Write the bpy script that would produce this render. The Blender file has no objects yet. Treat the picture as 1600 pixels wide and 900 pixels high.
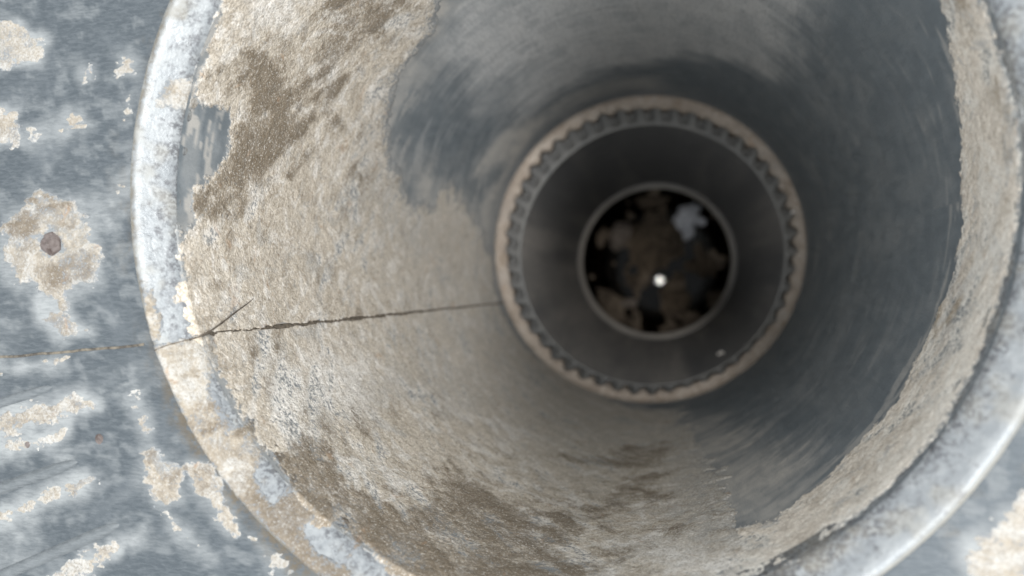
import bpy, bmesh, math, random
import numpy as np
from mathutils import Matrix, Vector

random.seed(4)
PI = math.pi
S = bpy.context.scene
COL = S.collection

# ------------------------------------------------------------------ camera, light, exposure
CAM = (0.02834, -0.01971, 0.180)
cam = bpy.data.cameras.new('camera')
cam_o = bpy.data.objects.new('camera', cam); COL.objects.link(cam_o)
cam.sensor_width = 36.0
cam.lens = 27.0                                   # 1200 px of focal length on a 1600 px wide frame
cam.clip_start = 0.005; cam.clip_end = 50.0
# the pipe axis (straight down) falls right of the frame centre: the phone was tipped about 12 degrees
v = Vector((254.0, 20.0, -1200.0)).normalized()
q = v.rotation_difference(Vector((0, 0, -1)))
cam_o.matrix_world = Matrix.Translation(CAM) @ q.to_matrix().to_4x4()
cam.dof.use_dof = True
cam.dof.focus_distance = 0.232
cam.dof.aperture_fstop = 8.5
S.camera = cam_o

W = bpy.data.worlds.new('World'); S.world = W; W.use_nodes = True
bg = W.node_tree.nodes['Background']
bg.inputs[0].default_value = (0.92, 0.97, 1.0, 1); bg.inputs[1].default_value = 0.78

def area(name, loc, aim, size, power, col):
    l = bpy.data.lights.new(name, 'AREA'); l.shape = 'DISK'; l.size = size; l.energy = power; l.color = col
    o = bpy.data.objects.new(name, l); COL.objects.link(o); o.location = loc
    o.rotation_euler = (Vector(aim) - Vector(loc)).to_track_quat('-Z', 'Y').to_euler(); return o
# softbox added out of view, high on the right, so that the left wall is lit
area('left_wall_softbox', (0.76, -0.12, 1.40), (0.0, 0.0, -0.1), 0.50, 22.0, (1.0, 0.98, 0.95))
# two narrow fill lamps added almost overhead, to brighten the pipe far down
area('deep_pipe_fill', (0.27, 0.27, 2.45), (0.0, 0.0, -0.4), 0.22, 17.0, (1.0, 0.97, 0.93))
area('deep_pipe_fill', (-0.28, -0.37, 2.45), (0.0, 0.0, -0.4), 0.22, 9.0, (0.95, 0.98, 1.0))
# the phone's own small lamp, beside the lens; its mirror image shows in the water at the bottom
fl = bpy.data.lights.new('phone_lamp', 'POINT'); fl.energy = 0.40; fl.shadow_soft_size = 0.009; fl.color = (1, 0.96, 0.9)
fo = bpy.data.objects.new('phone_lamp', fl); COL.objects.link(fo); fo.location = (CAM[0] - 0.036, CAM[1] - 0.013, CAM[2] + 0.006)

S.render.engine = 'CYCLES'
S.view_settings.view_transform = 'Standard'; S.view_settings.look = 'None'
S.view_settings.exposure = 0.52; S.view_settings.gamma = 1.0
S.view_settings.use_curve_mapping = False
S.cycles.max_bounces = 10; S.cycles.diffuse_bounces = 6; S.cycles.glossy_bounces = 6

# ------------------------------------------------------------------ numeric helpers
def sm(a, b, x):
    t = np.clip((x - a) / (b - a), 0, 1); return t * t * (3 - 2 * t)

def _h(ix, iy, iz, seed):
    n = (ix * 374761393 + iy * 668265263 + iz * 2147483647 + seed * 974634777) & 0xFFFFFFFF
    n = ((n ^ (n >> 13)) * 1274126177) & 0xFFFFFFFF
    n = ((n ^ (n >> 15)) * 2246822519) & 0xFFFFFFFF
    return ((n ^ (n >> 16)) & 0xFFFF).astype(np.float64) / 65535.0

def vnoise(p, seed=0):
    f = np.floor(p); i = f.astype(np.int64); t = p - f; t = t * t * t * (t * (t * 6 - 15) + 10)
    x, y, z = i[:, 0], i[:, 1], i[:, 2]
    r = 0
    for dx in (0, 1):
        wx = t[:, 0] if dx else 1 - t[:, 0]
        for dy in (0, 1):
            wy = t[:, 1] if dy else 1 - t[:, 1]
            for dz in (0, 1):
                wz = t[:, 2] if dz else 1 - t[:, 2]
                r = r + wx * wy * wz * _h(x + dx, y + dy, z + dz, seed)
    return r * 2 - 1

def fbm(p, size, octaves=4, seed=0, gain=0.55):
    q_ = p / size; a = 1.0; r = 0; n = 0
    for k in range(octaves):
        r = r + a * vnoise(q_ + 17.3 * k, seed + k * 7); n += a; a *= gain; q_ = q_ * 2.03
    return r / n

class Shape:
    """signed distance (mm, positive inside) to a stain outline given in unrolled surface millimetres"""
    def __init__(s, pts, ku=1.0, kv=1.0, wrap=0.0, pad=14.0, step=0.8):
        P = [list(pts[0])]
        for u, w in pts[1:]:
            if wrap:
                while u - P[-1][0] > wrap / 2: u -= wrap
                while u - P[-1][0] < -wrap / 2: u += wrap
            P.append([u, w])
        s.wrap = wrap * ku
        P = np.array(P) * np.array([ku, kv]); s.P = P
        s.lo = P.min(0) - pad; hi = P.max(0) + pad; s.pad = pad; s.step = step
        nu, nv = [max(2, int(math.ceil(d / step)) + 1) for d in (hi - s.lo)]
        U, V = np.meshgrid(s.lo[0] + step * np.arange(nu), s.lo[1] + step * np.arange(nv), indexing='ij')
        d2 = np.full(U.shape, 1e12); ins = np.zeros(U.shape, bool)
        for i in range(len(P)):
            a = P[i]; b = P[(i + 1) % len(P)]; e = b - a
            t = np.clip(((U - a[0]) * e[0] + (V - a[1]) * e[1]) / (e @ e + 1e-12), 0, 1)
            d2 = np.minimum(d2, (U - a[0] - t * e[0]) ** 2 + (V - a[1] - t * e[1]) ** 2)
            if a[1] != b[1]:
                c = ((a[1] > V) != (b[1] > V)) & (U < e[0] * (V - a[1]) / (b[1] - a[1]) + a[0]); ins ^= c
        s.D = np.where(ins, 1, -1) * np.sqrt(d2)
    def _s(s, u, w):
        x = np.clip((u - s.lo[0]) / s.step, 0, s.D.shape[0] - 1.001); y = np.clip((w - s.lo[1]) / s.step, 0, s.D.shape[1] - 1.001)
        i = x.astype(int); j = y.astype(int); fx = x - i; fy = y - j; D = s.D
        return (D[i, j] * (1 - fx) + D[i + 1, j] * fx) * (1 - fy) + (D[i, j + 1] * (1 - fx) + D[i + 1, j + 1] * fx) * fy
    def __call__(s, u, w):
        if not s.wrap: return s._s(u, w)
        return np.maximum(np.maximum(s._s(u, w), s._s(u + s.wrap, w)), s._s(u - s.wrap, w))

# ------------------------------------------------------------------ object helpers
def tag(o, label=None, cat=None, group=None, kind=None):
    if label: o['label'] = label
    if cat: o['category'] = cat
    if group: o['group'] = group
    if kind: o['kind'] = kind
    return o

def empty(name, loc, label, cat, group=None):
    o = bpy.data.objects.new(name, None); COL.objects.link(o); o.location = loc; o.empty_display_size = 0.02
    return tag(o, label, cat, group)

def link(name, me, mat, parent=None, smooth=True):
    o = bpy.data.objects.new(name, me); COL.objects.link(o)
    if mat: me.materials.append(mat)
    if smooth: me.polygons.foreach_set('use_smooth', np.ones(len(me.polygons), bool))
    if parent is not None:
        o.parent = parent; o.matrix_parent_inverse = Matrix.Translation(-Vector(parent.location))
        if parent.parent: o.matrix_parent_inverse = Matrix.Translation(-Vector(parent.location) - Vector(parent.parent.location))
    me.update(); return o

def mesh_np(name, verts, quads, attrs=None):
    verts = np.asarray(verts, np.float32); quads = np.asarray(quads, np.int32)
    me = bpy.data.meshes.new(name)
    me.vertices.add(len(verts)); me.vertices.foreach_set('co', verts.ravel())
    me.loops.add(quads.size); me.loops.foreach_set('vertex_index', quads.ravel())
    me.polygons.add(len(quads)); me.polygons.foreach_set('loop_start', np.arange(0, quads.size, quads.shape[1], dtype=np.int32))
    me.update(calc_edges=True)
    for k, a in (attrs or {}).items():
        at = me.attributes.new(k, 'FLOAT', 'POINT'); at.data.foreach_set('value', np.asarray(a, np.float32))
    me.validate(); return me

def grid_quads(nu, nv, wrap_u=False):
    iu = np.arange(nu if wrap_u else nu - 1); iv = np.arange(nv - 1)
    A, B = np.meshgrid(iu, iv, indexing='ij'); A2 = (A + 1) % nu
    return np.stack([A * nv + B, A2 * nv + B, A2 * nv + B + 1, A * nv + B + 1], -1).reshape(-1, 4)

def prune(verts, quads, attrs, keepv):
    qk = keepv[quads].any(1); quads = quads[qk]
    used = np.zeros(len(verts), bool); used[quads.ravel()] = True
    m = np.cumsum(used) - 1
    return verts[used], m[quads], {k: a[used] for k, a in attrs.items()}

def lathe(name, prof, mat, parent, centre=(0, 0), n=192, smooth=True, attrs_fn=None, rfun=None):
    """prof: list of (r, z); rings listed so that faces look towards the axis when z runs downward"""
    th = np.linspace(0, 2 * PI, n, endpoint=False); pr = np.array(prof)
    T, K = np.meshgrid(th, np.arange(len(pr)), indexing='ij')
    r = pr[K, 0]; z = pr[K, 1]
    if rfun is not None: r, z = rfun(T, r, z, K)
    cx, cy = axis(pr[K, 1]) if centre is None else centre
    V = np.stack([cx + r * np.cos(T), cy + r * np.sin(T), z], -1).reshape(-1, 3)
    at = attrs_fn(V) if attrs_fn else None
    return link(name, mesh_np(name, V, grid_quads(n, len(pr), True)[:, ::-1], at), mat, parent, smooth)

def tube(name, pts, rad, mat, parent=None, n=8):
    pts = [Vector(p) for p in pts]; V = []; Q = []
    for i, p in enumerate(pts):
        d = (pts[min(i + 1, len(pts) - 1)] - pts[max(i - 1, 0)]).normalized()
        a = d.orthogonal().normalized(); b = d.cross(a)
        for k in range(n):
            t = 2 * PI * k / n; r = rad[i] if hasattr(rad, '__len__') else rad
            V.append(p + a * math.cos(t) * r + b * math.sin(t) * r)
    for i in range(len(pts) - 1):
        for k in range(n): Q.append((i * n + k, i * n + (k + 1) % n, (i + 1) * n + (k + 1) % n, (i + 1) * n + k))
    return link(name, mesh_np(name, [tuple(x) for x in V], Q), mat, parent)

# ------------------------------------------------------------------ materials
class NT:
    def __init__(s, name):
        s.m = bpy.data.materials.new(name); s.m.use_nodes = True; s.t = s.m.node_tree; s.b = s.t.nodes['Principled BSDF']
    def n(s, ty, **k):
        o = s.t.nodes.new(ty)
        for a, b in k.items(): setattr(o, a, b)
        return o
    def l(s, a, b): s.t.links.new(a, b)
    def val(s, sock, x):
        if hasattr(x, 'is_linked') or hasattr(x, 'links'): s.l(x, sock)
        else: sock.default_value = x
    def coord(s, scale=(1, 1, 1)):
        c = s.n('ShaderNodeTexCoord'); m = s.n('ShaderNodeMapping'); m.inputs['Scale'].default_value = scale
        s.l(c.outputs['Object'], m.inputs[0]); return m.outputs[0]
    def noise(s, vec, scale, detail=4, rough=0.6, dist=0.0):
        o = s.n('ShaderNodeTexNoise'); s.l(vec, o.inputs['Vector'])
        o.inputs['Scale'].default_value = scale; o.inputs['Detail'].default_value = detail
        o.inputs['Roughness'].default_value = rough; o.inputs['Distortion'].default_value = dist; return o.outputs['Fac']
    def vor(s, vec, scale):
        o = s.n('ShaderNodeTexVoronoi'); s.l(vec, o.inputs['Vector']); o.inputs['Scale'].default_value = scale; return o.outputs['Distance']
    def ramp(s, fac, a, b, lo=0.0, hi=1.0):
        o = s.n('ShaderNodeMapRange'); o.interpolation_type = 'SMOOTHSTEP'; s.l(fac, o.inputs[0])
        for i, x in enumerate((a, b, lo, hi)): o.inputs[i + 1].default_value = x
        return o.outputs[0]
    def mix(s, fac, a, b):
        o = s.n('ShaderNodeMix', data_type='RGBA'); s.val(o.inputs[0], fac)
        for sock, x in ((o.inputs[6], a), (o.inputs[7], b)):
            if isinstance(x, tuple): sock.default_value = x + (1,)
            else: s.l(x, sock)
        return o.outputs[2]
    def math(s, op, a, b=0.0, clamp=False):
        o = s.n('ShaderNodeMath', operation=op, use_clamp=clamp); s.val(o.inputs[0], a); s.val(o.inputs[1], b); return o.outputs[0]
    def attr(s, name):
        o = s.n('ShaderNodeAttribute', attribute_name=name); return o.outputs['Fac']
    def bump(s, h, dist, strength=1.0, prev=None):
        o = s.n('ShaderNodeBump'); o.inputs['Strength'].default_value = strength; o.inputs['Distance'].default_value = dist
        s.l(h, o.inputs['Height'])
        if prev is not None: s.l(prev, o.inputs['Normal'])
        return o.outputs[0]
    def out(s, col, rough, metal=0.0, normal=None, spec=None):
        if isinstance(col, tuple): s.b.inputs['Base Color'].default_value = col + (1,)
        else: s.l(col, s.b.inputs['Base Color'])
        s.val(s.b.inputs['Roughness'], rough); s.val(s.b.inputs['Metallic'], metal)
        if normal is not None: s.l(normal, s.b.inputs['Normal'])
        if spec is not None: s.b.inputs['Specular IOR Level'].default_value = spec
        return s.m

def dust_material(name, cream, dark, brown, white, grey, grain=1.0, metal=(0.235, 0.245, 0.25)):
    t = NT(name); c = t.coord()
    g1 = t.noise(c, 1500, 3, 0.65); g2 = t.noise(c, 520, 4, 0.7, 0.4); g3 = t.noise(c, 95, 4, 0.6, 0.6); g4 = t.noise(c, 210, 5, 0.7, 1.2)
    col = t.mix(t.math('MULTIPLY', t.ramp(g2, 0.40, 0.66), 0.50), cream, dark)
    nf = t.math('ADD', t.math('MULTIPLY', t.noise(c, 300, 5, 0.8, 0.8), 0.55), t.math('MULTIPLY', t.noise(c, 1100, 3, 0.7), 0.45))
    nfn = t.ramp(nf, 0.34, 0.66)
    br = t.math('MULTIPLY', t.ramp(t.math('SUBTRACT', t.math('MULTIPLY', t.attr('brown'), 1.25), nfn), -0.62, 0.85), 0.86)
    gr = t.math('MULTIPLY', t.attr('grey'), t.ramp(g4, 0.35, 0.65, 0.4, 1.0))
    wh = t.math('MULTIPLY', t.attr('white'), t.ramp(g4, 0.34, 0.6, 0.35, 1.0))
    col = t.mix(t.math('MULTIPLY', t.ramp(g3, 0.50, 0.72), 0.35), col, brown)
    col = t.mix(t.math('MULTIPLY', t.ramp(t.noise(c, 62, 6, 0.72, 1.6), 0.50, 0.62), 0.7), col, white)
    col = t.mix(t.math('MULTIPLY', t.ramp(t.noise(c, 150, 6, 0.75, 1.2), 0.52, 0.63), 0.58), col, dark)
    col = t.mix(t.math('MULTIPLY', t.ramp(t.noise(c, 84, 6, 0.75, 1.0), 0.54, 0.65), 0.6), col, grey)
    col = t.mix(gr, col, grey)
    col = t.mix(wh, col, white)
    col = t.mix(br, col, brown)
    col = t.mix(t.math('MULTIPLY', t.ramp(g1, 0.47, 0.68), 0.5 * grain), col, dark)
    col = t.mix(t.math('MULTIPLY', t.ramp(t.noise(c, 640, 4, 0.75, 0.8), 0.57, 0.72), 0.45 * grain), col, brown)
    col = t.mix(t.math('MULTIPLY', t.ramp(g1, 0.46, 0.32), 0.5 * grain), col, white)
    rust = t.math('MULTIPLY', t.ramp(t.noise(c, 130, 2, 0.5, 1.0), 0.66, 0.76), 0.30)
    col = t.mix(rust, col, (0.36, 0.21, 0.11))
    thin = t.math('SUBTRACT', t.attr('thin'), nfn)
    col = t.mix(t.ramp(thin, -0.22, 0.30), col, metal)
    nb = t.bump(g1, 0.0007, 0.5 * grain); nb = t.bump(g2, 0.0013, 0.5, nb)
    return t.out(col, 0.95, 0.0, nb, 0.15)

M = {}
M['dust'] = dust_material('caked_dust', (0.60, 0.545, 0.465), (0.27, 0.225, 0.175), (0.135, 0.105, 0.07), (0.78, 0.755, 0.715), (0.38, 0.375, 0.36))
M['band'] = dust_material('rim_dust', (0.76, 0.70, 0.62), (0.42, 0.37, 0.315), (0.28, 0.225, 0.16), (0.78, 0.755, 0.70), (0.30, 0.33, 0.36))
M['lint'] = dust_material('packed_lint', (0.335, 0.285, 0.238), (0.23, 0.19, 0.155), (0.20, 0.155, 0.115), (0.46, 0.41, 0.36), (0.27, 0.26, 0.25), 0.5)
M['oxide'] = dust_material('plate_deposit', (0.335, 0.30, 0.25), (0.21, 0.18, 0.14), (0.115, 0.092, 0.068), (0.42, 0.42, 0.41), (0.17, 0.185, 0.20), 0.95, (0.20, 0.215, 0.23))

def metal_material(name, base, light, rough, metal, stretch=(1, 1, 1), dustcol=(0.40, 0.385, 0.36), mott=0.5, bump=0.0003, sc=260):
    t = NT(name); c = t.coord(stretch); c0 = t.coord()
    a = t.noise(c, sc, 5, 0.65, 0.3); b = t.noise(c0, 42, 5, 0.65, 0.8); f = t.noise(c, 1500, 3, 0.6)
    col = t.mix(t.math('MULTIPLY', t.ramp(a, 0.40, 0.66), mott), base, light)
    col = t.mix(t.math('MULTIPLY', t.ramp(b, 0.48, 0.72), mott), col, light)
    col = t.mix(t.math('MULTIPLY', t.attr('pit'), t.ramp(t.noise(c0, 900, 4, 0.7), 0.58, 0.44)), col, (0.11, 0.115, 0.125))
    col = t.mix(t.math('MULTIPLY', t.attr('stain'), t.ramp(t.noise(c0, 420, 5, 0.7), 0.34, 0.58)), col, (0.11, 0.092, 0.068))
    col = t.mix(t.math('MULTIPLY', t.attr('haze'), t.ramp(t.noise(c, 700, 5, 0.7), 0.25, 0.6, 0.65, 1.0)), col, (0.50, 0.512, 0.52))
    fm = t.math('MULTIPLY', t.attr('film'), t.ramp(a, 0.30, 0.60, 0.72, 1.0), True)
    col = t.mix(fm, col, dustcol)
    mt = t.math('MULTIPLY', t.math('SUBTRACT', 1.0, fm), metal)
    rr = t.math('ADD', t.math('MULTIPLY', fm, 0.4), t.ramp(a, 0.3, 0.7, rough - 0.06, rough + 0.10))
    nb = t.bump(f, bump, 0.35); nb = t.bump(a, bump * 2, 0.35, nb)
    return t.out(col, rr, mt, nb, 0.3)
M['wall'] = metal_material('dull_zinc', (0.158, 0.184, 0.205), (0.195, 0.222, 0.243), 0.55, 0.25, (1, 1, 0.3), mott=0.35)
M['plate'] = metal_material('weathered_zinc', (0.066, 0.079, 0.091), (0.118, 0.133, 0.147), 0.5, 0.3, (0.5, 1.8, 1), dustcol=(0.32, 0.335, 0.34), mott=0.6, bump=0.0004, sc=620)
M['bead'] = metal_material('pale_zinc', (0.22, 0.237, 0.252), (0.31, 0.327, 0.337), 0.42, 0.2, (1, 1, 1), dustcol=(0.29, 0.275, 0.235), mott=0.6)
M['pipe'] = metal_material('pipe_zinc', (0.18, 0.185, 0.192), (0.24, 0.243, 0.248), 0.62, 0.1, (1, 1, 0.2), dustcol=(0.48, 0.45, 0.42), mott=0.6)  # pale film colour also carries painted light on the crimped pipe's wall
M['lip'] = metal_material('lip_zinc', (0.20, 0.186, 0.168), (0.27, 0.25, 0.225), 0.7, 0.0, mott=0.5)
def plain(name, col, rough, col2=None, scale=60, spec=0.3, metal=0):
    t = NT(name); c = t.coord(); a = t.noise(c, scale, 5, 0.65, 0.5)
    cc = t.mix(t.ramp(a, 0.35, 0.65), col, col2 or col)
    return t.out(cc, rough, metal, t.bump(a, 0.002, 0.4), spec)
M['fold'] = plain('seam_fold', (0.17, 0.15, 0.12), 0.85, (0.055, 0.05, 0.045), 300)
M['gap'] = plain('seam_shadow_gap', (0.07, 0.058, 0.046), 0.9, (0.16, 0.135, 0.105), 700)
M['fibre'] = plain('dry_fibre', (0.06, 0.048, 0.038), 0.8, (0.12, 0.1, 0.08), 400)
M['screw'] = plain('corroded_screw', (0.05, 0.036, 0.032), 0.7, (0.14, 0.12, 0.115), 260)
M['silt'] = plain('wet_silt', (0.055, 0.042, 0.030), 0.8, (0.17, 0.135, 0.10), 40)
M['clump_pale'] = plain('pale_lint_clump', (0.62, 0.63, 0.66), 0.95, (0.40, 0.41, 0.44), 70)
M['clump_tan'] = plain('tan_clump', (0.27, 0.235, 0.205), 0.95, (0.16, 0.135, 0.115), 60)
M['clump_brown'] = plain('brown_clump', (0.135, 0.105, 0.075), 0.95, (0.06, 0.046, 0.034), 60)
M['speck'] = plain('white_speck', (0.75, 0.72, 0.68), 0.9)
w_ = NT('dark_water'); w_.out((0.012, 0.010, 0.008), 0.02, 0.0); w_.b.inputs['Transmission Weight'].default_value = 1.0; w_.b.inputs['IOR'].default_value = 1.2
M['water'] = w_.m

# ------------------------------------------------------------------ stain outlines, read off the surfaces
# wall: degrees round the pipe, millimetres down from the mouth; bead: degrees round, degrees over; plate: millimetres
WALL_MAP = {
 'crust_main': [(146.0,-5.5),(155.1,0.4),(161.9,1.1),(164.9,1.3),(165.0,16.0),(170.0,19.3),(174.6,14.2),(177.3,5.7),(182.2,6.1),(184.4,-0.0),(188.3,-2.2),(191.2,0.2),(193.7,-4.2),(200.1,-2.7),(202.8,-0.4),(207.6,0.3),(213.1,0.7),(218.8,0.1),(223.0,2.3),(228.5,-1.1),(233.6,-4.1),(237.0,-0.3),(240.8,0.5),(251.0,-4.6),(264.9,-4.2),(282.2,-7.3),(294.5,-12.2),(305.9,-16.9),(304.3,4.3),(299.7,24.9),(296.3,46.5),(294.0,109.5),(288.9,181.7),(282.1,290.2),(241.2,350.8),(222.6,321.6),(205.0,320.2),(192.1,322.6),(182.0,325.8),(168.3,277.0),(160.6,238.8),(160.6,199.5),(167.4,199.0),(169.5,164.7),(161.5,136.5),(152.2,116.3),(143.5,107.7),(130.9,106.5),(120.8,78.9)],
 'crust_band': [(293.0,-6.8),(308.0,-13.4),(316.2,-14.5),(321.0,-15.4),(326.1,-13.1),(332.4,-13.3),(340.3,-13.3),(348.5,-5.0),(356.3,-0.5),(6.5,1.9),(15.0,0.3),(20.3,-2.3),(24.5,-5.8),(29.8,14.8),(22.4,25.8),(15.0,34.6),(5.9,38.9),(358.3,39.2),(349.7,38.7),(341.7,42.4),(333.0,45.0),(328.3,39.9),(319.6,44.1),(311.0,38.9),(302.4,34.2),(296.2,43.8)],
 'brown_a': [(156.2,11.4),(150.6,23.7),(154.8,48.2),(162.0,60.9),(170.2,54.3),(176.6,48.4),(179.9,30.5),(182.3,14.6),(178.0,9.0),(169.0,18.3),(161.4,19.5)],
 'brown_b': [(221.6,4.5),(223.2,25.6),(230.2,19.7),(238.0,24.9),(247.9,24.3),(255.9,5.5),(248.3,-5.7),(237.8,-6.2),(230.7,-3.2)],
 'brown_c': [(239.3,39.8),(239.8,74.4),(247.2,82.0),(257.6,76.9),(271.1,49.3),(269.7,18.4),(255.9,5.5),(245.7,18.8)],
 'brown_d': [(254.7,153.3),(268.5,166.5),(269.6,193.6),(282.7,194.1),(282.8,143.9),(268.3,144.4),(258.0,145.4)],
 'brown_e': [(140.1,26.9),(130.6,60.9),(137.9,77.3),(145.6,66.5),(155.4,71.4),(151.6,52.0)],
 'brown_f': [(264.2,102.6),(276.3,136.1),(285.7,98.4),(273.5,82.6)],
 'white_a': [(152.1,57.1),(146.7,53.2),(144.7,59.8),(149.2,66.2),(154.8,65.8)],
 'white_b': [(146.4,1.9),(140.7,24.4),(145.4,37.2),(149.5,29.1),(150.7,17.2)],
 'white_c': [(205.9,46.2),(207.4,86.7),(215.5,99.2),(219.8,60.3),(214.7,39.8)],
 'white_d': [(215.7,13.9),(215.5,22.9),(221.8,21.1),(222.1,10.0)],
 'white_e': [(209.3,22.6),(209.4,40.9),(216.2,29.0),(214.9,17.1)],
 'white_f': [(285.4,43.8),(304.3,4.3),(313.0,9.6),(324.3,12.9),(337.2,13.7),(0.1,22.2),(349.4,8.9),(331.1,-1.7),(319.0,-0.4),(305.2,-6.2),(286.2,2.3)],
 'grey_a': [(208.3,64.5),(211.5,115.3),(220.9,118.6),(223.0,73.2),(216.5,58.2)],
 'grey_b': [(186.4,66.2),(186.2,73.1),(190.9,70.7),(190.2,65.6)],
 'grey_c': [(201.3,44.0),(200.8,66.1),(203.5,64.9),(203.5,45.3)],
 'grey_d': [(164.5,104.1),(163.0,138.4),(171.2,165.9),(170.0,222.6),(184.2,215.3),(186.8,166.8),(176.0,137.5)],
 'grey_e': [(209.5,142.1),(218.9,225.2),(234.8,174.1),(230.7,114.3),(219.4,123.2)],
 'film_top': [(130.9,114.3),(115.3,98.3),(96.4,109.8),(45.5,62.2),(46.2,109.7),(42.4,146.4),(49.2,195.5),(70.4,233.8),(88.6,254.2),(110.3,263.9),(127.2,261.1),(138.2,214.3)],
 'film_left': [(189.5,325.8),(165.4,310.7),(147.1,311.4),(129.5,294.8),(136.2,262.2),(150.5,239.5),(161.0,233.4),(161.4,201.0),(152.6,140.0),(137.5,130.2),(138.9,80.1),(157.9,96.1),(189.2,108.8)],
 'film_low': [(281.0,292.3),(293.9,234.4),(306.3,118.2),(312.6,42.3),(304.4,17.9),(292.8,33.8),(285.6,107.4)],
 'film_joint': [(199.6,310.5),(177.1,325.7),(154.6,319.6),(128.7,309.9),(104.8,309.7),(84.1,312.1),(83.3,281.0),(104.7,277.6),(130.3,280.5),(159.2,290.7),(183.0,276.5)],
 'dark_a': [(151.9,118.4),(144.7,110.8),(138.9,123.0),(141.5,152.1),(155.5,162.0),(170.7,174.1),(169.8,160.8),(161.5,136.5)],
 'dark_b': [(160.4,189.4),(147.6,179.9),(131.3,183.1),(119.5,208.1),(131.6,237.8),(147.4,236.1),(160.7,210.2)],
 'dark_c': [(161.4,201.0),(153.6,269.0),(148.4,298.7),(168.3,277.0)],
 'dark_rim': [(164.3,9.7),(165.0,16.6),(170.5,19.0),(175.2,12.9),(177.3,5.7),(173.5,2.9),(165.7,2.3)],
}
BEAD_MAP = {
 'low': [(199.8,32.0),(200.9,159.6),(202.9,-149.2),(208.3,-146.7),(213.7,-161.6),(219.4,-148.5),(223.6,-164.0),(229.8,159.9),(235.3,160.0),(241.9,166.1),(250.2,164.1),(239.4,34.8),(231.2,60.4),(221.1,48.1),(213.4,48.7),(205.8,59.7)],
 'saddle': [(165.4,127.1),(162.0,132.4),(160.3,-142.8),(163.8,-147.7),(166.1,-150.0),(167.0,129.7)],
 'spot': [(192.8,77.1),(191.9,132.6),(197.6,128.5),(200.0,104.3),(199.6,36.9)],
 'top': [(157.9,85.0),(154.0,94.6),(154.2,124.0),(159.5,141.2),(161.8,119.6)],
 'hole_a': [(206.7,-177.2),(208.7,-148.0),(215.0,-147.6),(215.2,174.7),(210.8,173.1)],
 'hole_b': [(218.2,-148.2),(220.5,-157.6),(226.7,-171.8),(227.3,145.9),(223.0,160.5)],
 'hole_c': [(233.1,157.0),(233.8,-150.3),(239.9,177.1),(240.1,139.4),(236.6,131.9)],
 'hole_d': [(240.7,152.4),(242.3,-153.1),(246.5,-165.7),(245.7,145.6),(243.0,134.4)],
}
PLATE_MAP = {
 'scab': [(-153.3,-3.4),(-143.2,3.8),(-133.0,1.1),(-125.0,-5.6),(-122.7,-14.3),(-124.8,-21.2),(-132.5,-24.3),(-134.6,-31.1),(-139.1,-28.2),(-145.2,-22.9),(-153.6,-21.2),(-156.5,-14.0)],
 'hole': [(-142.6,-9.2),(-139.2,-7.1),(-135.6,-9.3),(-135.6,-12.8),(-138.9,-14.5),(-142.2,-12.7)],
 'white_tl': [(-161.0,53.4),(-146.3,50.9),(-139.8,45.3),(-141.1,37.5),(-161.2,39.6)],
 'cream_tl': [(-161.4,29.2),(-148.7,27.8),(-147.6,15.6),(-161.6,16.8)],
 'peach': [(-137.6,22.5),(-132.7,26.6),(-127.8,25.6),(-125.1,20.6),(-132.8,18.2),(-137.3,16.2)],
 'bit_a': [(-129.3,36.3),(-125.3,38.0),(-126.1,33.4),(-128.6,32.3)],
 'bit_b': [(-117.4,39.0),(-113.4,40.8),(-111.5,37.0),(-112.5,33.3),(-117.0,34.4)],
 'bit_c': [(-115.7,28.1),(-112.6,29.9),(-113.4,22.7),(-115.6,21.6)],
 'bit_d': [(-119.3,6.0),(-114.4,7.2),(-114.5,1.9),(-117.8,1.8)],
 'bit_e': [(-146.7,21.2),(-139.5,21.7),(-138.5,16.5),(-145.7,15.5)],
 'low_a': [(-116.1,-52.5),(-112.1,-51.2),(-107.6,-61.5),(-110.3,-64.0)],
 'low_b': [(-111.1,-66.6),(-108.4,-64.2),(-98.5,-72.0),(-99.3,-80.2),(-107.4,-81.0),(-111.2,-74.7)],
 'low_c': [(-98.4,-68.9),(-90.5,-68.5),(-83.2,-81.2),(-81.8,-87.8),(-86.6,-87.8),(-90.6,-81.7),(-95.8,-76.9)],
 'low_d': [(-104.3,-82.5),(-96.3,-86.8),(-88.5,-93.7),(-92.2,-95.3),(-102.1,-87.9)],
 'low_e': [(-81.4,-86.1),(-75.9,-88.3),(-65.2,-96.6),(-72.4,-97.1)],
 'streak_a': [(-162.7,-59.9),(-141.5,-53.8),(-129.2,-51.2),(-125.2,-54.9),(-133.4,-59.0),(-145.8,-62.3),(-162.9,-68.1)],
 'streak_a2': [(-162.9,-67.2),(-143.7,-63.7),(-133.4,-60.6),(-135.5,-65.1),(-148.0,-68.3),(-162.9,-72.6)],
 'streak_b': [(-163.2,-87.1),(-143.9,-78.2),(-131.5,-74.0),(-125.0,-73.4),(-125.5,-76.9),(-137.8,-82.0),(-148.2,-87.4),(-163.2,-91.7)],
 'streak_c': [(-142.2,-103.6),(-129.8,-95.0),(-117.7,-89.5),(-110.6,-87.4),(-109.8,-90.8),(-119.7,-96.0),(-127.8,-101.6),(-138.1,-105.1)],
 'streak_s': [(-162.5,-44.9),(-145.5,-42.4),(-134.2,-41.8),(-135.2,-44.8),(-147.7,-46.6),(-162.6,-48.2)],
 'right_a': [(88.9,-78.8),(95.1,-73.7),(100.5,-65.7),(107.6,-63.9),(107.9,-88.1),(91.5,-89.6)],
 'stain_a': [(-143.2,-22.9),(-133.0,-29.9),(-127.0,-35.1),(-136.2,-37.8),(-143.3,-31.8)],
}

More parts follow.
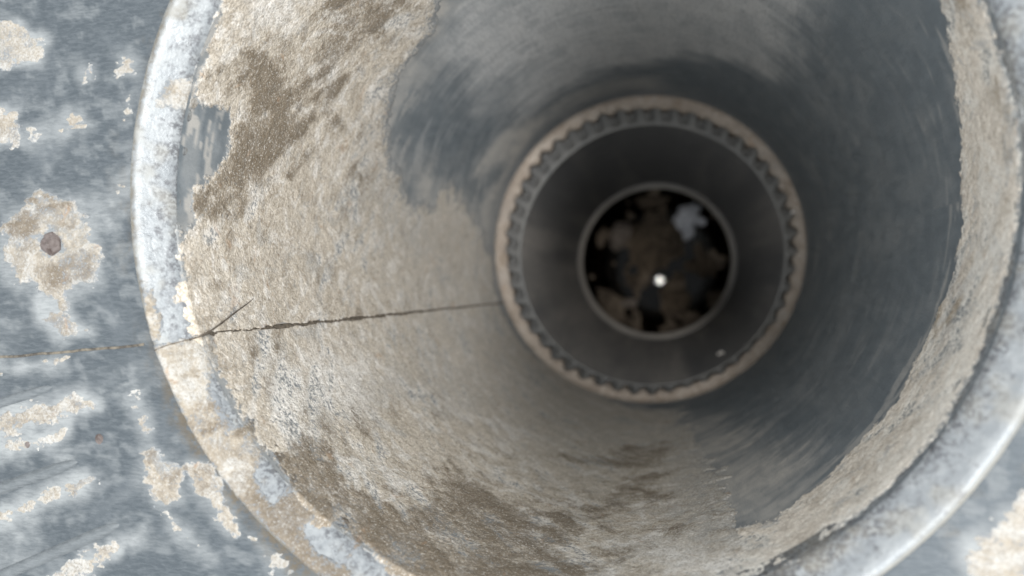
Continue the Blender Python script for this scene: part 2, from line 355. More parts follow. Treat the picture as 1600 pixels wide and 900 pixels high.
# ------------------------------------------------------------------ the duct
TILT = np.array([0.009, -0.003]) / 0.331           # the sheet duct leans slightly
R0 = 0.100; DEPTH = 0.341; BMA, BMI, BZ = 0.1055, 0.0052, 0.0035
KU = R0 * 1000 * PI / 180                          # millimetres per degree round the wall
WM = {k: Shape(p, KU, 1.0, 360.0) for k, p in WALL_MAP.items()}
def hem(w, k):
    w = w % 360
    if k == 'low' and w > 150: return 330
    return w if w < 195 else (330 if k == 'low' else 190 + (w - 195) * 5)      # inner outline runs down the hem of the rim
BM = {k: Shape([(u, hem(w, k)) for u, w in p], 1.85, 0.0785, 360.0, pad=5, step=0.25) for k, p in BEAD_MAP.items()}
PM = {k: Shape(p, pad=8, step=0.4) for k, p in PLATE_MAP.items()}

def wall_point(deg, s, h=0.0):
    """degrees, depth mm, height above the sheet mm -> xyz arrays"""
    t = np.radians(deg); up = np.maximum(0.4 - s, 0) / 1000.0          # above 0.4 mm the path climbs the sloping face of the rim
    r = R0 + 0.0004 * sm(9.0, -1.0, s) + np.where(up > 0, 0.0003, 0) * sm(0, 0.6, up * 1000) + 0.72 * up - h / 1000.0
    d = np.maximum(s, 0.4) / 1000.0
    return np.stack([TILT[0] * d + r * np.cos(t), TILT[1] * d + r * np.sin(t), -d + 0.69 * up + np.where(up > 0, h * 0.7 / 1000.0, 0)], -1)
def wall_mask(name, U, Sd, feather, wob=0.0, n=None):
    d = WM[name](U * KU, Sd)
    if n is not None: d = d + n * wob
    return sm(-feather, feather, d)

duct = empty('vent_duct', (0, 0, 0), 'weathered zinc duct mouth with a rolled rim, its inner wall caked in dust', 'duct')

# bare sheet of the wall, with a film of dust rubbed thin in places
nu, nv = 1080, 300
U, Sd = np.meshgrid(np.arange(nu) * 360.0 / nu, np.linspace(0.5, DEPTH * 1000, nv), indexing='ij'); U = U.ravel(); Sd = Sd.ravel()
V = wall_point(U, Sd); Pm = V * 1000
aniso = np.stack([np.cos(np.radians(U)) * 100, np.sin(np.radians(U)) * 100, Sd * 0.45 + U * 0.25], -1)
n1 = fbm(Pm, 40, 4, 3); n2 = fbm(aniso, 9, 4, 11); n3 = fbm(np.stack([U * 0.35, Sd * 1.1, U * 0], -1), 22, 4, 23)
n5 = fbm(np.stack([U * KU * 0.16, Sd * 1.0, U * 0], -1), 3.2, 4, 29)          # fine brushing round the wall
n6 = fbm(np.stack([U * KU * 0.3 + Sd * 0.5, Sd * 0.9 - U * KU * 0.5, U * 0], -1), 5, 4, 37)
haze = np.clip(1.0 * wall_mask('film_top', U, Sd, 13, 14, n3 + n2 * 0.4) * (0.85 + 0.3 * n2 + 0.12 * n5) + (0.03 + 0.2 * sm(60, 110, U) * sm(250, 180, U)) * sm(-0.4, 0.5, n5 + n6) + 0.12 * sm(0.1, 0.5, n1), 0, 1)
film = 0.0 * U
n7 = fbm(np.stack([U * KU * 0.22, Sd * 1.0, U * 0], -1), 1.5, 4, 129)
film = np.maximum(film, wall_mask('film_left', U, Sd, 13, 16, n3 + 0.3 * n2) * (0.78 + 0.35 * n3))
film = np.maximum(film, wall_mask('film_low', U, Sd, 18, 12, n3 + n6) * (0.85 + 0.35 * n2 + 0.3 * n6))
film = np.maximum(film, 0.55 * wall_mask('film_joint', U, Sd, 10, 6, n1))
film = np.maximum(film, 0.95 * sm(-12, 8, WM['crust_main'](U * KU, Sd) + 8 * n2 + 8 * n3))
for k, a in (('dark_a', .82), ('dark_b', .75), ('dark_c', .8)): film *= 1 - a * wall_mask(k, U, Sd, 10, 14, n3 + n2)
film = np.maximum(film, 0.12 * sm(-0.1, 0.5, n2))
for k in ('dark_a', 'dark_b', 'dark_c'): haze *= 1 - 0.55 * wall_mask(k, U, Sd, 10, 14, n3 + n2)
film = np.maximum(film, 0.55 * sm(0.10, 0.32, n6 + 0.4 * n5) * wall_mask('film_left', U, Sd, 20, 10, n3))
film *= 1 - 0.92 * sm(30, 20, Sd) * sm(14, 10, np.abs(U - 170))
film = np.maximum(film, 0.9 * sm(0.16, 0.26, n7 + 0.25 * n2) * sm(34, 8, Sd) * sm(45, 25, np.abs(U - 175)))
film = np.maximum(film, 0.6 * sm(0.16, 0.34, n5) * sm(-22, -2, WM['crust_band'](U * KU, Sd)))
film = np.clip(film, 0, 1)
link('duct_wall', mesh_np('duct_wall', V, grid_quads(nu, nv, True), {'film': film, 'haze': haze}), M['wall'], duct)

SEAM = 200.6
def crust(name, key, mat, umin, umax, smin, smax, nu, nv, thick, spow=1.4, cut=True):
    u = np.linspace(umin, umax, nu); s = smin + (smax - smin) * np.linspace(0, 1, nv) ** spow
    U, Sd = np.meshgrid(u, s, indexing='ij'); U = U.ravel(); Sd = Sd.ravel()
    P = wall_point(U, Sd) * 1000
    a1 = fbm(P, 26, 4, 31); a2 = fbm(P, 7, 4, 41); a3 = fbm(P, 1.6, 3, 51)
    st = fbm(np.stack([U * KU + 0.9 * Sd, (Sd - 0.35 * U * KU) * 0.25, U * 0], -1), 5, 4, 61)
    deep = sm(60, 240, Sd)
    wob = 1.3 + 5 * deep
    d = WM[key](U * KU, Sd) + a2 * wob * 1.3 + a3 * 2.0 + a1 * wob * 0.8 + st * 1.5
    d = d + sm(270, 285, U) * (U < 330) * (key == 'crust_main') * 4 * (st + 0.6 * a2 + 0.5 * a1)
    if key == 'crust_band': d = np.minimum(d, Sd - 1.6 + 2.6 * a2 + 1.6 * a1 + 0.6 * a3)
    if key == 'crust_main': d = np.where(U > 262, np.minimum(d, Sd - 1.6 + 2.6 * a2 + 1.6 * a1 + 0.6 * a3), d)
    wander = 0.5 * fbm(P, 9, 3, 71) + 0.45 * a3
    sl = np.abs((U - SEAM + 0.9 * sm(40, 0, Sd) * 0) * KU + wander)
    wdt = (0.22 + 0.4 * sm(20, 34, Sd)) * (1 - 0.35 * sm(150, 330, Sd)) * (0.75 + 1.1 * a2 + 0.5 * a3) 
    cov = sm(-0.6, 2.2, d)
    body = thick * (0.75 + 0.55 * a1 + 0.5 * a2 + 0.28 * a3 + 0.35 * st) * (1 - 0.6 * deep)
    h = -0.2 + cov * (0.2 + np.maximum(body, 0.06))
    if cut: h = np.where(sl < wdt, -0.2, h)
    def mk(keys, f, w, amp=1.0):
        r = np.zeros(len(U))
        for k in keys: r = np.maximum(r, wall_mask(k, U, Sd, f + 3 * deep, w, a2 + a1 + 0.5 * st))
        return np.clip(r * amp, 0, 1)
    br = np.maximum(mk(['brown_a'], 10, 12), np.maximum(mk(['brown_b'], 4, 6), mk(['brown_c', 'brown_e', 'brown_f'], 10, 16, 0.8)))
    br = np.maximum(br, mk(['brown_d'], 5, 9, 0.75)); br = np.clip(br + 0.26 * sm(0.12, 0.6, a2 * 0.8 + 0.8 * st + 0.4 * a1) * (1 - deep), 0, 1)
    wh = np.maximum(mk(['white_a', 'white_b', 'white_d', 'white_e'], 3, 4, 0.9), mk(['white_c', 'white_f'], 7, 9, 0.7))
    gy = np.maximum(mk(['grey_a', 'grey_e', 'grey_d'], 8, 12, 0.65), mk(['grey_b', 'grey_c'], 1.5, 2, 0.8))
    br = br * np.clip(0.88 + 0.35 * a2 + 0.25 * st + 0.2 * fbm(P, 3.5, 4, 91), 0.3, 1.1)
    wh = np.clip(wh + 0.7 * sm(0.08, 0.5, -a2 * 0.7 - 0.7 * st + 0.5 * a1) * (1 - 0.7 * deep) * (1 - br), 0, 1)
    gy = np.clip(np.maximum(gy, 0.5 * sm(0.1, 0.45, a1 - 0.5 * st)), 0, 1)
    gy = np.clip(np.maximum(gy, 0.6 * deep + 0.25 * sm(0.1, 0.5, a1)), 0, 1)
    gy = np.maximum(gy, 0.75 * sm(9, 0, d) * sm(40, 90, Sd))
    if key == 'crust_main':
        fade = sm(30, 2, d) * sm(262, 276, U) * sm(15, 45, Sd); gy = np.maximum(gy, fade); br = br * (1 - 0.8 * fade); wh = wh * (1 - fade)
    Vv = wall_point(U, Sd, h)
    wide = 3.5 + 9 * sm(30, 120, Sd)
    thin = np.maximum(sm(1.0, 0.0, np.clip(d / wide, 0, 1)) * 0.9, 0.5 * sm(0.0, 0.6, a1 * 0.7 - a2 * 0.5 - 0.7 * st))
    if key == 'crust_main': thin = thin * (1 - 0.85 * sm(268, 280, U) * sm(12, 30, Sd))
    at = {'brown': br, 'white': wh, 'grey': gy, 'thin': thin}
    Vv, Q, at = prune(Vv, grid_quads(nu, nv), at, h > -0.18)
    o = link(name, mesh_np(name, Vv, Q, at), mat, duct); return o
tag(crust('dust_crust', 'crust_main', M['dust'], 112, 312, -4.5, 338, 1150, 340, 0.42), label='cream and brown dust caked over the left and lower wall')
tag(crust('dust_band', 'crust_band', M['band'], 290, 396, -4.5, 60, 760, 150, 0.45, 1.0, False), label='cream ragged dust band just inside the right rim')

# lapped edge of the sheet: a thin dark fold lying along the wall
s = np.linspace(-1, 333, 120); off = [-0.85, -0.8, 0.0, 0.8, 0.85]; hh = [-0.1, 0.10, 0.16, 0.10, -0.1]
P = np.concatenate([np.stack([wall_point(np.full(5, SEAM) + (np.array(off) * (1.0 if x < 150 else 0.8)) / KU, np.full(5, x), np.array(hh))], 0) for x in s]).reshape(-1, 3)
link('seam', mesh_np('seam', P, grid_quads(len(s), 5)), M['gap'], duct)

# rolled rim bead
nu, nv = 1000, 60
ph = np.concatenate([np.linspace(286, 190, 16), np.linspace(187, -6, nv - 16)])
U, F_ = np.meshgrid(np.arange(nu) * 360.0 / nu, ph, indexing='ij'); U = U.ravel(); F_ = F_.ravel()
PROF = np.array([(-6, .1105, .0000), (0, .1107, .0018), (30, .1104, .0043), (55, .1094, .0059), (75, .1085, .0064), (95, .1076, .0063), (115, .1065, .0056), (150, .1041, .0034), (175, .1016, .0010), (186, .1007, -.0004), (200, .1003, -.0016), (290, .1000, -.0078)])
_f = np.linspace(-6, 290, 600); _k = np.exp(-0.5 * (np.arange(-20, 21) / 8.0) ** 2); _k /= _k.sum()
PR_, PZ_ = [np.convolve(np.pad(np.interp(_f, PROF[:, 0], PROF[:, c]), 20, mode='edge'), _k, 'valid') for c in (1, 2)]
def bead_point(U, F_, h=0.0):
    """round ridge outside, a sloping face inside, then a short hem down the wall; h = mm of lift off the sheet"""
    t = np.radians(U); r = np.interp(F_, _f, PR_); z = np.interp(F_, _f, PZ_)
    nr = np.interp(F_, _f, np.gradient(PZ_)); nz = -np.interp(F_, _f, np.gradient(PR_)); L = np.hypot(nr, nz) + 1e-12
    r = r + nr / L * h / 1000.0; z = z + nz / L * h / 1000.0
    return np.stack([r * np.cos(t), r * np.sin(t), z], -1)
V = bead_point(U, F_); Pm = V * 1000
nn = fbm(Pm, 6, 4, 5); n2 = fbm(Pm, 1.5, 3, 6); n4 = fbm(Pm, 45, 3, 9)
film = 0.85 * sm(80, 40, F_ + 14 * nn + 10 * n4) + 0.35 * sm(0.0, 0.5, nn)
film = np.clip(film, 0, 1)
V = bead_point(U, F_, 0.25 * n4 + 0.10 * nn + 0.04 * n2)
link('rim_bead', mesh_np('rim_bead', V, grid_quads(nu, nv, True), {'film': film, 'pit': np.maximum(sm(125, 195, F_ + 80 * n2 + 55 * nn + 30 * n4), 0.7 * sm(0.32, 0.5, fbm(np.stack([U * 1.85, F_ * 0.03, U * 0], -1), 1.1, 3, 66))), 'stain': sm(120, 45, F_ + 30 * nn + 15 * n2) * sm(80, 35, np.abs(U - 190)) + 0.35 * sm(0.1, 0.5, n4 + 0.5 * nn) }), M['bead'], duct)

ff = np.linspace(230, 0, 50)
P = np.stack([bead_point(np.full(50, 200.75) + (o + 0.10 * fbm(np.stack([ff * 0.08, ff * 0, ff * 0], -1), 2.0, 3, 3)), ff, hh_) for o, hh_ in ((-0.13, 0.1), (0.0, 0.45), (0.13, 0.1))], 1).reshape(-1, 3)
link('seam', mesh_np('seam', P, grid_quads(50, 3)), M['gap'], duct)

# crust that has crept over the bead
def bead_crust(name, key, holes, mat, u0, u1, nu, thick, label):
    nv = 110
    U, F_ = np.meshgrid(np.linspace(u0, u1, nu), np.linspace(284, 2, nv), indexing='ij'); U = U.ravel(); F_ = F_.ravel()
    P = bead_point(U, F_) * 1000
    a1 = fbm(P, 14, 4, 31); a2 = fbm(P, 4, 4, 41); a3 = fbm(P, 1.3, 3, 51)
    d = BM[key](U * 1.85, F_ * 0.0785) + 0.9 * a2 + 0.6 * a3
    for hkey in holes: d = np.minimum(d, -BM[hkey](U * 1.85, F_ * 0.0785) + 0.5 * a2 + 0.7 * a3)
    h = -0.3 + sm(-0.4, 1.0, d) * (0.3 + np.maximum(0.05, 0.7 * thick * (0.7 + 0.5 * a1 + 0.5 * a2 + 0.4 * a3)))
    at = {'brown': np.clip(sm(0.0, 0.5, a1 + 0.4 * a2) + 0.6 * sm(70, 30, F_) + 0.9 * sm(214, 228, U + 8 * a1), 0, 1) * 0.9, 'white': 0.7 * sm(0.0, 0.5, a2 - a1), 'grey': np.clip(0.5 * sm(0.05, 0.5, -a2) + 0.7 * sm(216, 232, U + 5 * a1) * sm(-0.3, 0.3, a2), 0, 1), 'thin': np.maximum(0.8 * sm(2.5, 0, d), 0.4 * sm(0.1, 0.5, a1 - a2))}
    V, Q, at = prune(bead_point(U, F_, h), grid_quads(nu, nv), at, h > -0.25)
    tag(link(name, mesh_np(name, V, Q, at), mat, duct), label=label)
bead_crust('rim_crust', 'low', ['hole_a', 'hole_b', 'hole_c', 'hole_d'], M['oxide'], 196, 254, 420, 0.45, 'cream crust with grey gaps over the lower left rim')
bead_crust('rim_crust', 'saddle', [], M['oxide'], 158, 170, 100, 0.25, 'small cream crust crossing the upper left rim')
bead_crust('rim_crust', 'spot', [], M['oxide'], 188, 203, 110, 0.2, 'thin cream crust on the rim above the seam')

# mounting plate round the mouth
n = 900; hx0, hx1, hy0, hy1 = -0.40, 0.40, -0.36, 0.36; nr = 230
th = np.linspace(0, 2 * PI, n, endpoint=False)
ex = np.minimum(hx1 / np.maximum(np.abs(np.cos(th)), 1e-6), hy1 / np.maximum(np.abs(np.sin(th)), 1e-6))
T, K = np.meshgrid(np.arange(n), np.linspace(0, 1, nr) ** 1.5, indexing='ij')
r = 0.1098 + (ex[T] - 0.1098) * K
X = r * np.cos(th[T]); Y = r * np.sin(th[T])
def plate_z(x, y):
    p = np.stack([x * 1000, y * 1000, x * 0], -1); return 0.0007 * fbm(p, 45, 3, 77)
def plate_verts(x, y): return np.stack([x, y, plate_z(x, y)], -1)
V = plate_verts(X.ravel(), Y.ravel())
pp = V * 1000
stk = fbm(np.stack([pp[:, 0] * 0.35 - pp[:, 1] * 0.1, pp[:, 1] + pp[:, 0] * -0.3, pp[:, 0] * 0], -1), 12, 4, 19)
film = 0.40 * sm(0.15, 0.65, fbm(pp, 17, 4, 15) + 0.5 * stk) + 0.22 * sm(0.10, 0.40, fbm(pp * np.array([0.6, 1.0, 1.0]), 3.0, 4, 16)) + 0.3 * sm(0.0, 0.5, stk) * sm(-20, -60, pp[:, 1])
for k in PM:
    if k == 'hole': continue
    film = np.maximum(film, (0.75 if k[:2] in ('st', 'wh', 'cr', 'ri') else 0.5) * sm(-4, 2.5, PM[k](pp[:, 0], pp[:, 1]) + 3.0 * fbm(pp, 5, 4, 201) + 3.0 * stk))
ta = np.degrees(np.arctan2(pp[:, 1], pp[:, 0])) % 360; rr_ = np.hypot(pp[:, 0], pp[:, 1]); nb_ = fbm(pp, 6, 4, 207)
stain = sm(9, 1, rr_ - 110 + 6 * nb_) * sm(30, 12, np.abs(ta - 222)) + 0.5 * sm(2.5, 0, rr_ - 110 + nb_) + 0.35 * sm(0.1, 0.5, nb_) * sm(14, 4, rr_ - 110)
stain = np.clip(stain, 0, 1); film = film * (1 - 0.9 * stain)
stain = np.concatenate([stain, stain])
under = V.copy(); under[:, 2] -= 0.0015
Vp = np.concatenate([V, under]); Q = grid_quads(n, nr, True)
# the rim of the sheet
a = np.arange(n); b = (a + 1) % n; o_ = len(V)
edge = np.stack([a * nr + nr - 1, a * nr + nr - 1 + o_, b * nr + nr - 1 + o_, b * nr + nr - 1], -1)
plate = link('mounting_plate', mesh_np('mounting_plate', Vp, np.concatenate([Q[:, ::-1], Q + o_, edge]), {'film': np.concatenate([film, film]), 'stain': stain}), M['plate'], duct)

def plate_patch(name, key, thick, brown=0.0, white=0.0, grey=0.0, hole=None, label=None, step=0.4, wob=1.0, mat='oxide'):
    sh = PM[key]; lo = sh.P.min(0) - 3; hi = sh.P.max(0) + 3
    nu, nv = [int(math.ceil(x / step)) + 1 for x in hi - lo]
    X, Y = np.meshgrid(lo[0] + step * np.arange(nu), lo[1] + step * np.arange(nv), indexing='ij'); X = X.ravel(); Y = Y.ravel()
    p = np.stack([X * 0.55, Y, X * 0], -1); a1 = fbm(p, 9, 4, 101); a2 = fbm(p, 3.2, 4, 102); a3 = fbm(p, 1.1, 3, 103)
    d = sh(X, Y) + wob * (2.0 * a1 + 2.4 * a2 + 2.2 * a3) - 0.4
    if hole: d = np.minimum(d, -PM[hole](X, Y) + 1.2 * a2 + 0.5)
    h = -0.3 + sm(-0.8, 1.6, d) * (0.3 + np.maximum(0.06, thick * (0.7 + 0.5 * a1 + 0.6 * a2 + 0.4 * a3)))
    z = plate_z(X / 1000, Y / 1000)
    at = {'brown': np.clip(brown * (sm(-0.35, 0.45, a1 + 0.4 * a2)) * sm(-0.5, 3.5, d), 0, 1), 'white': np.clip(white * (0.6 + a2) + sm(1.6, -0.5, d) * 0.7, 0, 1), 'grey': np.clip(grey * (0.6 + a1 - a2), 0, 1), 'thin': np.maximum(0.85 * sm(2.6, -0.6, d), 0.35 * sm(0.0, 0.5, a1 - a2))}
    V, Q, at = prune(np.stack([X / 1000, Y / 1000, z + h / 1000], -1), grid_quads(nu, nv), at, h > -0.22)
    return tag(link(name, mesh_np(name, V, Q, at), M[mat], plate), label=label)
plate_patch('corrosion_scab', 'scab', 0.75, 0.95, 0.25, 0.45, 'hole', 'tan and white corrosion ring round a dark screw')
for k, br, wh, gy in (('white_tl', .2, .6, .3), ('cream_tl', .4, .25, .1), ('peach', .45, .4, .1), ('bit_a', 0, .8, .1), ('bit_b', .1, .6, .1), ('bit_c', .1, .6, .1), ('bit_d', .25, .4, .2), ('bit_e', .1, .6, .3),
                      ('low_a', .05, .8, .2), ('low_b', .8, .3, .1), ('low_c', .75, .4, .1), ('low_d', .05, .9, .2), ('low_e', .05, .8, .3), ('right_a', .12, .7, .05), ('stain_a', .3, .2, .8)):
    plate_patch('oxide_patch', k, 0.14 if k not in ('low_b', 'low_c', 'right_a') else 0.35, br, wh, gy)
for k, br, wh in (('streak_a', .45, .7), ('streak_a2', .1, .95), ('streak_b', .75, .6), ('streak_c', .55, .75), ('streak_s', .95, .2)):
    plate_patch('oxide_streak', k, 0.16, br, wh, 0.1)

def dome(name, x, y, z, r, h, mat, parent, seed=1, n=20, m=7, lump=0.15):
    th = np.linspace(0, 2 * PI, n, endpoint=False); ff = np.linspace(0.02, 1, m)
    T, K = np.meshgrid(th, ff, indexing='ij'); T = T.ravel(); K = K.ravel()
    p = np.stack([np.cos(T) * K, np.sin(T) * K, K * 0 + seed * 3.3], -1); nz = fbm(p, 0.6, 3, seed)
    rr = r * K * (1 + lump * nz); zz = h * np.sqrt(np.clip(1 - K ** 2, 0, 1)) * (1 + 2 * lump * nz)
    V = np.stack([x + rr * np.cos(T), y + rr * np.sin(T), z + zz], -1)
    return link(name, mesh_np(name, V, grid_quads(n, m, True)[:, ::1]), mat, parent)
dome('screw_head', -0.1391, -0.0108, plate_z(np.array([-.1391]), np.array([-.0108]))[0] - 0.0003, 0.0034, 0.0013, M['screw'], plate, 5, 40, 14, 0.28)
for x, y, r_ in ((-0.1475, -0.0665, 0.0011), (-0.1245, -0.0640, 0.0016)):
    dome('pit_stain', x, y, plate_z(np.array([x]), np.array([y]))[0] - 0.0001, r_, 0.0003, M['screw'], plate, 8, 14, 4)

# pressed ribs in the plate, running towards the mouth
def rib(x0, y0, x1, y1, w, h):
    L = 60; nc = 9; V = []
    dx, dy = x1 - x0, y1 - y0; ln = math.hypot(dx, dy); nx, ny = -dy / ln, dx / ln
    for i in range(L):
        t = i / (L - 1); tip = math.sqrt(max(0.0, 1 - max(0, (t - 0.86) / 0.14) ** 2))
        for k in range(nc):
            c = -1 + 2 * k / (nc - 1); x = x0 + dx * t + nx * c * w * (0.25 + 0.75 * tip); y = y0 + dy * t + ny * c * w * (0.25 + 0.75 * tip)
            V.append((x, y, plate_z(np.array([x]), np.array([y]))[0] - 0.0003 + (0.0003 + h * tip) * (1 - c * c) ** 0.8))
    me = mesh_np('rib', V, grid_quads(L, nc)[:, ::-1], {'film': np.full(len(V), 0.25)})
    return link('rib', me, M['plate'], plate)
rib(-0.200, -0.0680, -0.1394, -0.0502, 0.0016, 0.0007)
rib(-0.200, -0.0945, -0.1315, -0.0705, 0.0019, 0.0010)
rib(-0.185, -0.1165, -0.1186, -0.0869, 0.0019, 0.0010)

# seam of the plate, running out from the duct's seam
xs = np.linspace(-0.1102, -0.205, 60); ys = np.interp(xs, [-0.205, -0.156, -0.1331, -0.1102], [-0.0445, -0.0423, -0.0406, -0.0377])
V = []
for x, y in zip(xs, ys):
    jy = 0.0006 * float(fbm(np.array([[x * 1000, 0.0, 0.0]]), 9, 3, 7)[0])
    for k, (o, h) in enumerate(((-0.00045, -0.0002), (-0.00034, 0.00015), (0.0, 0.00024), (0.00027, 0.00016), (0.00038, -0.0002))):
        V.append((x, y + o + jy, plate_z(np.array([x]), np.array([y]))[0] + h))
link('plate_seam', mesh_np('plate_seam', V, grid_quads(60, 5)), M['fold'], plate)

# ------------------------------------------------------------------ packed ring at the joint
C1 = (0.0090, -0.0028)
AX = np.array([(-0.80, 0.0086, -0.0048), (-0.655, 0.0086, -0.0048), (-0.40, 0.0098, -0.0056), (-0.356, 0.0106, -0.0058), (-0.341, 0.0100, -0.0044), (-0.331, 0.0090, -0.0028), (0.0, 0.0, 0.0)])
def axis(z): return np.interp(z, AX[:, 0], AX[:, 1]), np.interp(z, AX[:, 0], AX[:, 2])
def rj(T, r, z, K):
    k = np.clip(K / 8.0, 0, 1)
    sc = 0.0028 * (0.75 + 0.35 * np.sin(3 * T + 1) + 0.2 * np.sin(11 * T)) * (0.5 + 0.5 * np.cos(50 * T + 0.6)) * sm(0.35, 0.85, k)
    p = np.stack([np.cos(T) * 100, np.sin(T) * 100, k * 8], -1)
    nz = fbm(p.reshape(-1, 3), 12, 4, 87).reshape(T.shape); nf = fbm(p.reshape(-1, 3), 3, 3, 89).reshape(T.shape)
    bulge = np.sin(PI * np.clip(k, 0, 1))
    return r + sc * 1.0 + 0.0009 * nz * (1 - k) + 0.0004 * nf, z + 0.0008 * nz + 0.0005 * nf * bulge
prof = [(0.1002, -0.3265), (0.0995, -0.3285), (0.0985, -0.3302), (0.0972, -0.3308), (0.0958, -0.3310), (0.0943, -0.3314), (0.0931, -0.3321), (0.0923, -0.3333), (0.0924, -0.3345), (0.0945, -0.338), (0.0950, -0.345), (0.0945, -0.355), (0.0902, -0.3605)]
def ring_at(V):
    p = V * 1000; a = fbm(p, 9, 4, 5)
    return {'brown': 0.7 * sm(0.1, 0.6, a), 'white': 0.4 * sm(0.1, 0.6, -a), 'grey': 0.25 + 0.3 * sm(0.0, 0.5, fbm(p, 22, 3, 8))}
ring = lathe('lint_ring', prof, M['lint'], None, None, 800, True, ring_at, rj)
tag(ring, 'tan ring of packed lint with a scalloped inner edge around the crimped pipe', 'lint ring')

# ------------------------------------------------------------------ crimped pipe pushed into the duct
crimp = empty('crimped_pipe', (0.0105, -0.0055, -0.66), 'dark grey pipe with a crimped wavy end inside the lint ring', 'pipe')
NC = 50
prof = [(0.0930, -0.3352), (0.0928, -0.3375), (0.0924, -0.340), (0.0919, -0.343), (0.0914, -0.3465), (0.0908, -0.350), (0.0903, -0.353)]
def rc(T, r, z, K):
    a = np.array([1, 1, 1, 0.9, 0.65, 0.3, 0.0])[K]; w = np.cos(NC * T + 0.6); return r + 0.0026 * (0.85 + 0.15 * np.sin(2 * T) + 0.13 * np.sin(7 * T + 2)) * a * (np.sign(w) * np.abs(w) ** 0.7), z
C2 = (0.0100, -0.0045)
film_c = lambda V: {'film': np.clip(0.35 + 0.3 * fbm(V * 1000, 20, 3, 4), 0, 1)}
M['crimp'] = metal_material('crimp_zinc', (0.19, 0.197, 0.203), (0.24, 0.245, 0.245), 0.75, 0.0, dustcol=(0.30, 0.29, 0.27))
lathe('crimped_edge', prof, M['crimp'], crimp, None, 1200, True, film_c, rc)
C3 = (0.0112, -0.0070)
beadp = [(0.0903, -0.353), (0.0900, -0.3536), (0.0895, -0.3542), (0.0889, -0.3552), (0.0886, -0.3566), (0.0890, -0.3580), (0.0900, -0.3592)]
def rsh(T, r, z, K): return r, z
lathe('pipe_bead', beadp, M['crimp'], crimp, None, 192, True, film_c)
C4 = (0.0095, -0.0052)
L = 60; zz = np.linspace(-0.3590, -0.655, L)
def film_lit_p(V):
    a = np.degrees(np.arctan2(V[:, 1] - C4[1], V[:, 0] - C4[0])) % 360; dz = -V[:, 2] - 0.359
    nz = fbm(np.stack([a * 0.5, dz * 60, a * 0], -1), 12, 4, 3)
    lit_lowleft = sm(115, 10, np.abs(a - 232)); n9 = fbm(np.stack([a * 0.9, dz * 25, a * 0], -1), 8, 4, 13); return {'film': np.clip(0.0 + 1.0 * lit_lowleft * (0.75 + 0.6 * nz + 0.5 * n9) + 0.25 * sm(0.0, 0.5, n9) + 0.2 * sm(22, 5, np.abs(a - 12)), 0, 1)}  # paler towards lower left: light falling there is put into the film colour
lathe('pipe_wall', [(0.0900 - 0.0066 * (-0.359 - z) / 0.296, z) for z in zz], M['pipe'], crimp, None, 256, True, film_lit_p)

# ------------------------------------------------------------------ last pipe below, with a thick pale lip
C5 = (0.0086, -0.0048)
low = empty('lower_pipe', (C5[0], C5[1], -0.80), 'short black pipe at the very bottom with a thin pale lip round its mouth', 'pipe')
lip = [(0.0845, -0.6565), (0.0840, -0.6560), (0.0835, -0.6552), (0.0826, -0.6538), (0.0808, -0.6528), (0.0792, -0.6530), (0.0780, -0.6540), (0.0775, -0.6555), (0.0778, -0.6575), (0.0790, -0.660)]
lathe('lip', lip[3:], M['lip'], low, None, 256, True, lambda V: {'film': np.clip(0.2 + 0.5 * fbm(V * 1000, 25, 3, 6), 0, 1)})
lathe('shoulder', lip[:4], M['pipe'], low, None, 192, True, film_c)
lathe('pipe_wall', [(0.0790, -0.660), (0.088, -0.668), (0.098, -0.675), (0.1000, -0.69), (0.1, -0.72), (0.1, -0.76), (0.1, -0.806)], M['pipe'], low, None, 192, True, film_c)

# bed of silt under shallow water
def disc(name, z, r, mat, rough, n=96, m=40, seed=9):
    th = np.linspace(0, 2 * PI, n, endpoint=False); ff = np.linspace(0.004, 1, m)
    T, K = np.meshgrid(th, ff, indexing='ij'); X = C5[0] + r * K * np.cos(T); Y = C5[1] + r * K * np.sin(T)
    p = np.stack([X.ravel() * 1000, Y.ravel() * 1000, X.ravel() * 0], -1)
    Z = z + rough * fbm(p, 26, 4, seed) if rough else np.full(X.size, z)
    if rough: Z = Z - 0.006 * np.exp(-(((X.ravel() - 0.0111) ** 2 + (Y.ravel() + 0.0261) ** 2) / 0.010 ** 2))
    V = np.stack([X.ravel(), Y.ravel(), Z], -1)
    return tag(link(name, mesh_np(name, V, grid_quads(n, m, True)[:, ::1]), mat), kind='structure')
disc('silt_bed', -0.8010, 0.1, M['silt'], 0.007)
disc('water', -0.8000, 0.0998, M['water'], 0)

def clump(name, x, y, rx, ry, h, mat, label, seed, rot=0.0, lump=0.5, hole=0.0, sink=0.004):
    n, m = 56, 24
    th = np.linspace(0, 2 * PI, n, endpoint=False); ff = np.linspace(0.01, 1, m)
    T, K = np.meshgrid(th, ff, indexing='ij'); T = T.ravel(); K = K.ravel()
    p = np.stack([np.cos(T) * 10, np.sin(T) * 10, T * 0 + seed * 7.7], -1)
    out = 1 + lump * fbm(p, 7, 4, seed)
    x_ = rx * K * out * np.cos(T); y_ = ry * K * out * np.sin(T)
    pz = np.stack([x_ * 1000, y_ * 1000, x_ * 0 + seed], -1)
    z_ = (h + sink) * np.clip(1 - K ** 2.5, 0, 1) * (1 + 0.7 * fbm(pz, 9, 4, seed + 3)) - sink
    if hole: z_ = np.where(K < hole, -sink - 0.002, z_)
    c, s_ = math.cos(rot), math.sin(rot)
    V = np.stack([x_ * c - y_ * s_, x_ * s_ + y_ * c, z_], -1)
    o = link(name, mesh_np(name, V, grid_quads(n, m, True)), mat); o.location = (x, y, -0.800)
    return tag(o, label, 'debris', 'debris lying in the water at the bottom')
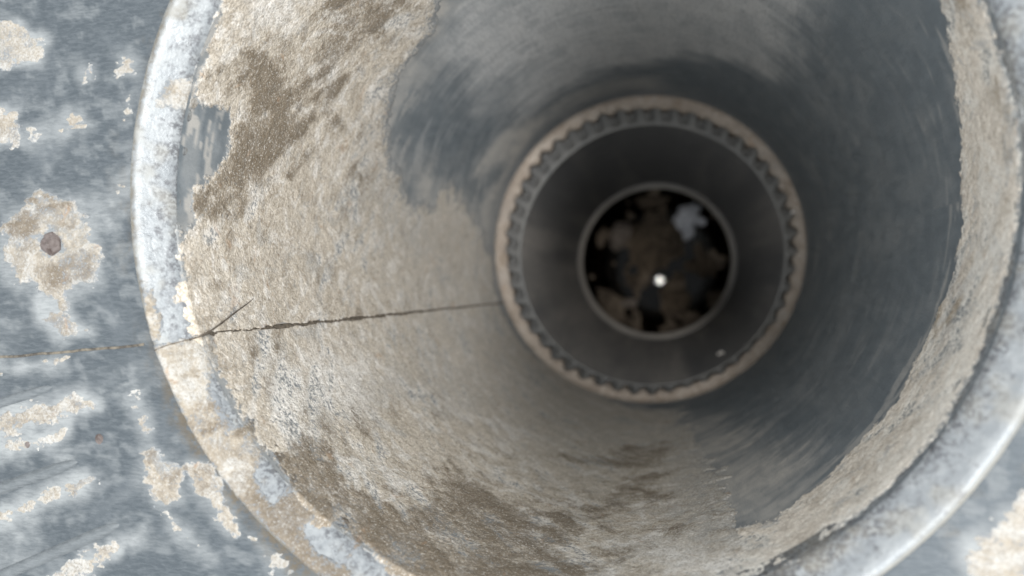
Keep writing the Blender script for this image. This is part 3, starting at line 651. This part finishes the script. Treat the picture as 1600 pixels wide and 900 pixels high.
clump('lint_clump', 0.047, 0.0530, 0.019, 0.017, 0.010, M['clump_pale'], 'largest pale grey fluffy clump, upper right in the dark water', 2, 0.3, 0.8)
clump('lint_clump', 0.046, 0.0330, 0.009, 0.010, 0.008, M['clump_pale'], 'small pale clump just below the largest fluffy one in the water', 12, 0.2, 0.6)
clump('lint_clump', -0.0390, 0.030, 0.014, 0.022, 0.010, M['clump_tan'], 'oval grey brown clump at the left of the dark water', 4, -0.4, 0.4)
clump('lint_clump', -0.0285, -0.0550, 0.013, 0.008, 0.007, M['clump_tan'], 'small pinkish clump low on the left in the dark water', 5, 0.1, 0.5)
clump('silt_heap', 0.0080, 0.030, 0.036, 0.042, 0.010, M['clump_brown'], 'large dim brown heap in the middle of the dark water', 6, 0.0, 0.7)
clump('silt_heap', 0.0290, -0.052, 0.021, 0.021, 0.009, M['clump_brown'], 'brown heap just below the bright reflection in the water', 7, 0.0, 0.5)
clump('silt_heap', 0.0020, 0.073, 0.024, 0.011, 0.008, M['clump_brown'], 'narrow dim brown heap at the top edge of the dark water', 8, 0.0, 0.6)
clump('silt_heap', 0.0620, -0.006, 0.021, 0.026, 0.008, M['clump_brown'], 'dim brown heap at the right of the dark water', 9, 0.2, 0.8)
clump('pierced_clump', -0.0222, -0.014, 0.014, 0.014, 0.008, M['clump_brown'], 'small brown clump with a round black hole through it', 10, 0.0, 0.3, 0.45)

# ------------------------------------------------------------------ small loose things
def wp(deg, s, h): return tuple(wall_point(np.array([deg]), np.array([s]), np.array([h]))[0])
path = [wp(201.0, -2.5, 1.0), wp(200.9, 0.0, 1.25), wp(200.2, 4.0, 1.5), wp(199.4, 8.0, 1.6), wp(198.85, 10.8, 1.5), wp(197.3, 18.2, 1.7), wp(196.2, 24.0, 1.6), wp(195.4, 27.8, 1.3)]
tag(tube('dry_fibre', path, [0.00012, 0.0002, 0.00026, 0.00026, 0.00024, 0.0002, 0.00014, 0.00006], M['fibre']), 'thin dark bent fibre lying on the dust where the seam meets the rim', 'fibre')
def pw(deg, z, lift=0.0006):
    t = math.radians(deg); return (C4[0] + (0.089 - lift) * math.cos(t), C4[1] + (0.089 - lift) * math.sin(t), z)
def speck(loc, r, label, seed):
    bm = bmesh.new(); bmesh.ops.create_icosphere(bm, subdivisions=2, radius=r); rng = random.Random(seed)
    for v_ in bm.verts: v_.co *= 1 + rng.uniform(-.35, .35); v_.co.x *= 1.3
    me = bpy.data.meshes.new('lint_speck'); bm.to_mesh(me); bm.free()
    o = link('lint_speck', me, M['speck']); o.location = loc; tag(o, label, 'speck', 'white specks stuck in the crimped pipe')
speck(pw(306.5, -0.400), 0.0013, 'larger of two touching white specks low on the right in the crimped pipe', 1)
speck(pw(305.0, -0.404), 0.0010, 'smaller of two touching white specks low on the right in the crimped pipe', 2)
speck((C1[0] + 0.0950 * math.cos(0.24), C1[1] + 0.0950 * math.sin(0.24), -0.3305), 0.0009, 'tiny white speck on the right side of the lint ring', 3)
